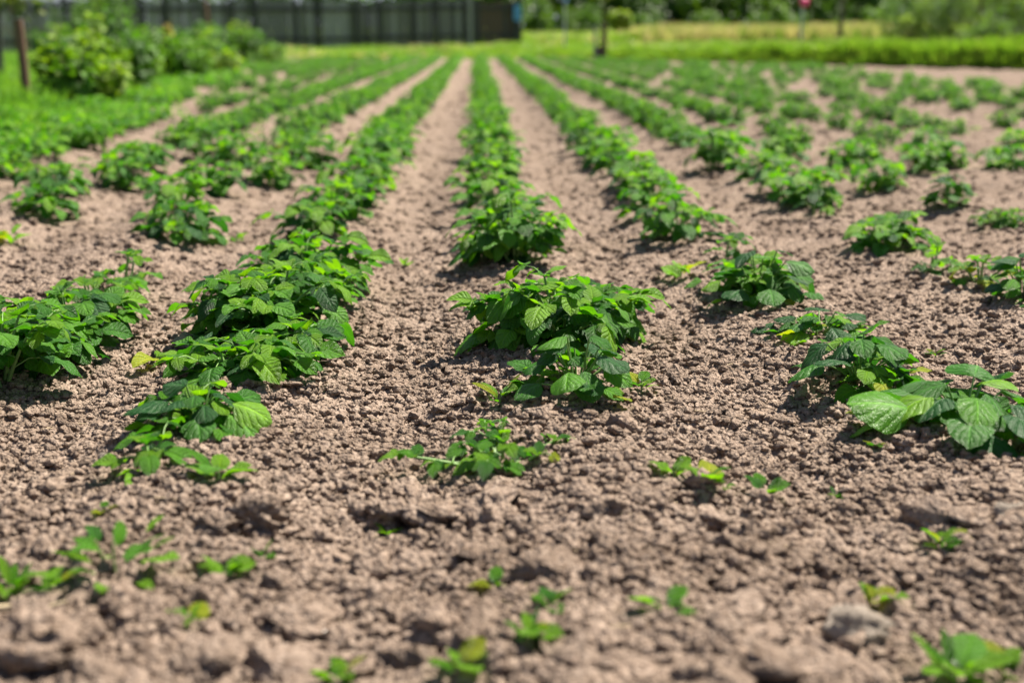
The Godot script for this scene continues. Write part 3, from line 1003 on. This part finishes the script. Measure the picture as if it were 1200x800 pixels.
	var guard := CylinderMesh.new(); guard.top_radius = 0.12; guard.bottom_radius = 0.15; guard.height = 0.40; guard.radial_segments = 14
	put("trunk_guard", guard, M.twig, o, Transform3D(Basis(), Vector3(-0.03, 0.16, 0.0)))

	pole("garden_pole", "slim pale pole with blue cap beyond the row ends", 1.55, -36.2, 1.40, 0.035, M.pale, M.blue, 0.07)
	pole("marker_pole", "white pole with bright pink top in the meadow", 9.62, -41.0, 1.28, 0.05, M.pale, M.pink, 0.19)
	var st := base("brown_stake", Vector3(11.2, land(11.2, -29.6), -29.6))
	tag(st, "rusty brown stake standing among the grey-green shrubs", "stake")
	var sb2 := Bag.new(); sb2.tube([Vector3(0, -0.1, 0), Vector3(0.01, 0.8, 0), Vector3(0.03, 1.7, 0)], 0.03, 0.026, 7)
	put("shaft", sb2.mesh(), M.post, st)
	var cb2 := Bag.new(); cb2.tube([Vector3(0.03, 1.69, 0), Vector3(0.03, 1.73, 0)], 0.036, 0.02, 7)
	put("cap", cb2.mesh(), M.boards[4], st)
	tree("slender_tree", "slender tree with bare dark trunk beside the pink-topped pole", "", 11.4, -43.0, 1.8, 4.2, 1.9, 0.10, 900, 0.14, light, 990)


func pole(called: String, label: String, x: float, z: float, tall: float, rad: float, m: Material, top: Material, size: float) -> void:
	var o := base(called, Vector3(x, land(x, z), z))
	tag(o, label, "pole")
	var b := Bag.new()
	b.tube([Vector3(0, -0.1, 0), Vector3(0, tall * 0.5, 0), Vector3(0, tall, 0)], rad, rad * 0.9, 8)
	put("shaft", b.mesh(), m, o)
	var l := lump(61, 10, 6, 0.3, 1.1).mesh()
	put("top", l, top, o, Transform3D(Basis().scaled(Vector3.ONE * size * 1.5), Vector3(size * 0.3, tall + size * 0.3, 0)))


func build_left_edge() -> void:
	var r := RandomNumberGenerator.new()
	r.seed = 51
	var fresh := [Color(0.14, 0.33, 0.025), Color(0.19, 0.40, 0.03), Color(0.11, 0.27, 0.03), Color(0.24, 0.42, 0.04)]
	var spots := []; var cols := []
	while spots.size() < 5200:
		var dd := 5.0 + 27.0 * pow(r.randf(), 1.3)
		var x := r.randf_range(-0.56, -0.16) * dd
		var s := side_left(x, -dd)
		if s < -0.15 or s > 7.0: continue
		spots.append(upright(Vector3(x, land(x, -dd) - 0.01, -dd), r.randf() * TAU, r.randf_range(0.20, 0.34), r.randf_range(0.10, 0.30) * clampf(0.4 + s, 0.4, 1.0)))
		cols.append(fresh[r.randi_range(0, 3)] * r.randf_range(0.8, 1.15))
	scatter("edge_grass", "bright uncut grass along the bushy edge of the field", "grass", tuft(310, 16, 0.5, 0.07, 0.6), M.grass, spots, cols)
	# leafy ground cover between the last row and the bushes
	var g := grow(r, 0.30, 0.12, "S", 0.05)
	g.leaves.append_array(grow(r, 0.34, 0.10, "F", 0.045).leaves)
	spots = []
	while spots.size() < 150:
		var dd := 4.6 + 27.0 * r.randf()
		var x := r.randf_range(-0.50, -0.12) * dd
		var s := side_left(x, -dd)
		if s < -0.45 or s > 0.8: continue
		var k := r.randf_range(0.6, 1.4)
		spots.append(upright(Vector3(x, land(x, -dd), -dd), r.randf() * TAU, k, k * r.randf_range(0.8, 1.3)))
	scatter("ground_cover", "low leafy weeds spreading along the bushy edge of the field", "weeds", joined(g)[0], M.foliage, spots, [])

	var lively := [Color(0.14, 0.33, 0.03), Color(0.21, 0.41, 0.03), Color(0.28, 0.46, 0.03), Color(0.09, 0.24, 0.03)]
	var deep := [Color(0.09, 0.20, 0.04), Color(0.12, 0.27, 0.04), Color(0.17, 0.33, 0.05)]
	var bs := [
		[-3.52, -10.0, 0.78, 0.70, 1500, 0.075, 0, "fresh green bush pressed against the thick brown post"],
		[-4.05, -12.6, 1.00, 0.78, 1600, 0.080, 0, "rounded bright bush behind the bush at the brown post"],
		[-4.35, -15.6, 1.20, 0.60, 1300, 0.085, 0, "low spreading lime bush in the middle of the bushy edge"],
		[-4.80, -19.0, 1.30, 0.62, 1300, 0.090, 0, "low bright bush in front of the yellow-tipped shrub"],
		[-5.55, -24.0, 1.50, 0.95, 1400, 0.095, 0, "bushy green shrub in front of the fence, by the thin post"],
		[-5.60, -16.2, 1.20, 0.85, 900, 0.090, 0, "taller yellow-green bush behind the thick brown post"],
		[-6.75, -20.0, 1.30, 1.55, 2200, 0.080, 1, "dark feathery shrub rising highest before the fence"],
		[-6.60, -23.0, 1.50, 0.75, 1500, 0.080, 0, "pale green bush under the thin fence-side posts"],
		[-5.55, -27.5, 1.30, 0.55, 900, 0.080, 0, "low bush at the far corner of the field"],
		[-8.60, -24.0, 1.60, 0.85, 1200, 0.085, 0, "broad green bush at the foot of the dark board fence"],
		[-4.35, -13.9, 0.90, 0.66, 1100, 0.080, 0, "lime bush squeezed between two rounded bushes of the edge"],
		[-5.50, -21.2, 1.20, 0.72, 1200, 0.085, 0, "yellow-green bush just beyond the yellow-tipped shrub"],
	]
	for k in bs.size():
		var q: Array = bs[k]
		shrub("edge_bush", q[7], "bush", "bushes along the field edge", q[0], q[1], q[2], q[3], q[4], q[5], lively if q[6] == 0 else deep, 600 + k, q[6] == 1)
	tree("olive_sapling", "thin olive green sapling overhanging the thick brown post", "", -4.55, -11.3, 0.75, 1.35, 0.70, 0.018, 420, 0.06, [Color(0.16, 0.22, 0.04), Color(0.11, 0.19, 0.04), Color(0.20, 0.26, 0.06)], 640)
	shrub("yellow_shrub", "slim shrub with a yellow tip and pale stem before the fence", "shrub", "", -5.70, -20.2, 0.30, 0.85, 160, 0.07, [Color(0.50, 0.40, 0.04), Color(0.40, 0.40, 0.05), Color(0.25, 0.36, 0.05)], 650, false, 2)
	var posts := [
		[-3.77, -9.45, 0.68, 0.036, 0.01, 4, "thick rusty brown post at the corner of the bushes"],
		[-5.95, -14.2, 1.35, 0.035, -0.07, 1, "leaning dark post in the bright grass at the frame edge"],
		[-7.55, -24.3, 1.60, 0.060, 0.0, 1, "tall dark post in front of the board fence by the dark shrub"],
		[-6.55, -26.6, 1.45, 0.045, 0.02, 4, "thin brown post between bushes and board fence"],
		[-8.25, -26.0, 1.55, 0.06, 0.01, 1, "dark post behind the taller yellow-green bush"],
	]
	for q in posts:
		var o := base("wooden_post", Vector3(q[0], land(q[0], q[1]), q[1]))
		o.rotation.z = q[4]
		tag(o, q[6], "post", "posts along the field edge")
		var b := Bag.new()
		b.tube([Vector3(0, -0.15, 0), Vector3(0.004, q[2] * 0.5, 0), Vector3(0, q[2], 0)], q[3], q[3] * 0.92, 9)
		put("shaft", b.mesh(), M.post if q[5] == 4 else M.boards[1], o)
		var c := Bag.new()
		c.tube([Vector3(0, q[2] - 0.002, 0), Vector3(0, q[2] + 0.012, 0), Vector3(0.002, q[2] + 0.018, 0)], q[3] * 0.95, 0.004, 9)
		put("end_grain", c.mesh(), M.boards[2], o)


func row_phrase(row: int) -> String:
	if row == 0: return "in the middle row"
	return "in the %s row on the %s side" % [nth(absi(row) - 1), "bush" if row < 0 else "bank"]

func build_potatoes() -> void:
	var all := []     # [distance, row, x, z, w, h, kind]
	for p in NEAR:
		all.append([-p[2], p[0], p[1], p[2], p[3], p[4], p[5]])
	for p in [[0, 3.5], [0, 3.95], [0, 4.4], [0, 5.4], [-1, 3.9], [-1, 4.7], [-1, 2.85], [-2, 4.1], [-2, 4.55], [-2, 5.4], [-3, 4.5], [-3, 5.5], [1, 3.95], [1, 4.4], [1, 5.2], [2, 5.0], [2, 4.25], [3, 5.6], [4, 6.0]]:
		var k := sin(p[0] * 5.1 + p[1] * 11.0)
		all.append([p[1], p[0], row_x(p[1]) + ROW_STEP * p[0] + 0.04 * k, -p[1], 0.24 + 0.05 * k, 0.14 - 0.02 * k, "P"])
	var starts := {0: 6.45, -1: 5.45, -2: 6.15, -3: 6.4, 1: 5.95, 2: 5.95, 3: 6.3, 4: 6.7, -4: 5.0, -5: 7.0}
	var r := RandomNumberGenerator.new()
	r.seed = 9
	for row in range(-7, 12):
		var d: float = starts.get(row, 6.0)
		while d < 33.0:
			var sparse := 0.04
			if row == 2: sparse = 0.10
			if row >= 3: sparse = 0.28 + 0.03 * (row - 3)
			if row <= -4: sparse = 0.48
			var x := row_x(d) + ROW_STEP * row + r.randf_range(-0.05, 0.05)
			var s := outside(x, -d)
			var w := r.randf_range(0.25, 0.38)
			var h := r.randf_range(0.12, 0.19)
			if row >= 3 or row <= -4: w *= 0.86; h *= 0.88
			elif row >= 1: w *= 0.92
			var fits := s < -0.35 and side_bank(x, -d) < -2.2 and side_back(x, -d) < -0.9 and absf(x) < 0.435 * d + 0.25
			if r.randf() > sparse and fits:
				all.append([d, row, x, -d, w, h, "P" if r.randf() > 0.1 else "S"])
			d += r.randf_range(0.24, 0.36)
	all.sort_custom(func(a, b): return a[0] < b[0])
	var variants := []
	for k in 6:
		r.seed = 400 + k
		variants.append(joined(grow(r, 0.38, 0.17, "P", 0.062)))
	var count := {}
	var rest := [[], [], []]
	for k in all.size():
		var p: Array = all[k]
		var x: float = p[2]; var z: float = p[3]
		var at := Vector3(x, soil(x, z) - 0.004, z)
		if k >= 300:
			rest[k % 3].append(upright(at, r.randf() * TAU, p[4] / 0.48, p[5] / 0.18))
			continue
		var n: int = count.get(p[1], 0)
		count[p[1]] = n + 1
		var look: String = {"P": "bushy" if p[4] > 0.25 else "small bushy", "B": "round-leaved", "G": "big round-leaved", "S": "thin sparse", "Y": "yellow-green", "F": "flat sprawling"}[p[6]]
		r.seed = 1000 + k * 7
		var o := base("potato_plant", at, r.randf() * TAU)
		tag(o, "%s potato plant, %s from the camera %s" % [look, nth(n), row_phrase(p[1])], "plant", "potato plants in rows")
		if p[0] < 6.3:
			var size := 0.062 + 0.004 * clampf((p[0] - 2.5) / 4.0, 0.0, 1.0)
			if p[6] == "B": size = 0.064
			if p[6] == "G": size = 0.06
			if p[6] == "S" or p[6] == "Y": size = 0.045
			if p[6] == "F": size = 0.036
			detailed(o, grow(r, p[4] * (1.12 if p[0] < 3.0 else 0.86), p[5] * 1.05, p[6], size, p[0] < 3.2))
		else:
			var v: Array = variants[r.randi_range(0, 5)]
			var t := Transform3D(Basis().scaled(Vector3(p[4] / 0.48, p[5] / 0.18, p[4] / 0.48)))
			put("foliage", v[0], M.foliage, o, t)
			put("stem", v[1], M.stem, o, t)
	var mass := base("potato_foliage", Vector3.ZERO)
	tag(mass, "far potato plants merging into green rows towards the fence", "plants", "", "stuff")
	for k in 3:
		scatter("foliage", "", "", variants[k][0], M.foliage, rest[k], [], mass)


func build_weeds() -> void:
	var r := RandomNumberGenerator.new()
	for k in WEEDS.size():
		var q: Array = WEEDS[k]
		r.seed = 3000 + k
		var o := base("weed_seedling", Vector3(q[0], soil_top(q[0], q[1], 0.012) + 0.001, q[1]), r.randf() * TAU)
		tag(o, WEED_LABELS[k], "weed", "weed seedlings on the bare soil")
		var w: float = q[2] * 1.3
		var n := 6
		var up := 0.8
		var share := [0.0, 0.10, 0.35, 0.45, 0.10]
		match q[3]:
			"yellow": share = [0.0, 0.0, 0.1, 0.4, 0.5]
			"ros": n = 9; up = 1.1
			"up": n = 5; up = 1.6; share = [0.0, 0.1, 0.3, 0.5, 0.1]
			"flat": n = 4; up = 0.25
			"big": n = 18; up = 0.6
		for i in n:
			var az := i * 2.4 + r.randf_range(-0.5, 0.5)
			var hd := Vector3(cos(az), 0, sin(az))
			var p := hd * w * (r.randf_range(0.02, 0.15) if n < 15 else r.randf_range(0.05, 0.45)) + Vector3.UP * w * r.randf_range(0.02, 0.25)
			var shape: int = [0, 2, 4, 8, 8, 9][r.randi_range(0, 5)]
			put("leaf", LEAF[shape], M.leaf[tint(r, share)], o, leaf_at(p, hd + Vector3.UP * up * r.randf_range(0.4, 1.3), Vector3.UP * 0.6 - hd * 0.3 + r3(r, 0.3), w * r.randf_range(0.40, 0.75) * (1.0 if n < 15 else 0.45)))
		var st := Bag.new()
		st.tube([Vector3(0, -0.01, 0), Vector3(0.001, w * 0.15, 0), Vector3(0, w * 0.3, 0)], 0.0016, 0.001, 5)
		put("stem", st.mesh(), M.stem, o)


func build_stones() -> void:
	var list := [
		[0.361, -1.15, 0.056, 0.8, 1, 31, "stone", "pale rounded stone on the soil, near the yellow rosette"],
		[-0.657, -2.33, 0.042, 0.85, 1, 32, "stone", "round grey stone beside the bushiest plant of the first bush-side row"],
		[-0.313, -1.37, 0.056, 0.9, 0, 33, "clod", "dark brown pointed clod below the round-leaved bush-side plant"],
		[-0.358, -1.34, 0.040, 0.8, 0, 34, "clod", "greyish clod just beside the dark pointed clod"],
		[0.625, -1.39, 0.036, 0.7, 1, 35, "stone", "small pale stone at the edge below the big round leaves"],
		[-0.585, -1.63, 0.024, 0.9, 1, 36, "stone", "small upright stone near the thin plant of the first bush-side row"],
		[-0.466, -1.03, 0.070, 0.7, 2, 37, "clod", "large blurred clod at the bottom corner of the bare soil"],
		[-0.100, -1.435, 0.062, 0.45, 2, 38, "clod", "long flat clod below the sprawling middle plant"],
		[-0.164, -1.455, 0.050, 0.7, 0, 39, "clod", "squarish clod next to the long flat clod"],
		[0.290, -1.343, 0.040, 0.6, 2, 40, "clod", "low broad clod between upright seedling and pale stone"],
	]
	for q in list:
		var m := lump(q[5], 18, 12, 0.5 if q[6] == "stone" else 0.85, q[3]).mesh()
		var s: float = q[2]
		var o := put("stone" if q[6] == "stone" else "earth_clod", m, M.stone if q[6] == "stone" else M.clods[q[4]], null, Transform3D(Basis(Vector3.UP, q[5] * 1.7).scaled(Vector3(s * 1.15, s, s * 0.9)), Vector3(q[0], soil_top(q[0], q[1], s * 0.4) + s * 0.26, q[1])))
		tag(o, q[7], q[6])
	# a chip of shell and a dry straw
	var chip := lump(51, 12, 6, 0.35, 0.22).mesh()
	var c := put("shell_chip", chip, M.shell, null, Transform3D(Basis.from_euler(Vector3(0.2, 0.5, -0.15)).scaled(Vector3(0.026, 0.022, 0.014)), Vector3(-0.205, soil_top(-0.205, -1.14, 0.012) + 0.008, -1.14)))
	tag(c, "small white chip lying on the soil near the bottom", "chip")
	var b := Bag.new()
	var pts := []
	for k in 6:
		var x := -0.56 + 0.02 * k
		var z := -1.15 + 0.004 * k + 0.004 * sin(k * 1.9)
		pts.append(Vector3(x, soil_top(x, z, 0.02) + 0.012, z))
	b.tube(pts, 0.0045, 0.003, 6)
	tag(put("dry_straw", b.mesh(), M.straw), "pale dry straw lying flat at the edge of the view", "straw")
	# bits of dry stalk lying about
	var bit := Bag.new()
	bit.tube([Vector3(-0.5, 0.0, 0.0), Vector3(-0.1, 0.05, 0.04), Vector3(0.5, 0.0, -0.03)], 0.055, 0.035, 5)
	var spots := []
	rg.seed = 88
	for k in 110:
		var dd := 1.0 / lerpf(1.0 / 4.5, 1.0 / 1.0, rg.randf())
		var x := rg.randf_range(-0.45, 0.45) * dd
		var l := rg.randf_range(0.010, 0.034)
		spots.append(Transform3D(Basis.from_euler(Vector3(rg.randf_range(-0.2, 0.2), rg.randf() * TAU, rg.randf_range(-0.3, 0.3))).scaled(Vector3(l, l * 0.7, l * 0.7)), Vector3(x, soil_top(x, -dd, 0.008) + 0.002, -dd)))
	scatter("plant_litter", "short bits of dry stalk strewn over the bare soil", "litter", bit.mesh(), M.straw, spots, [])
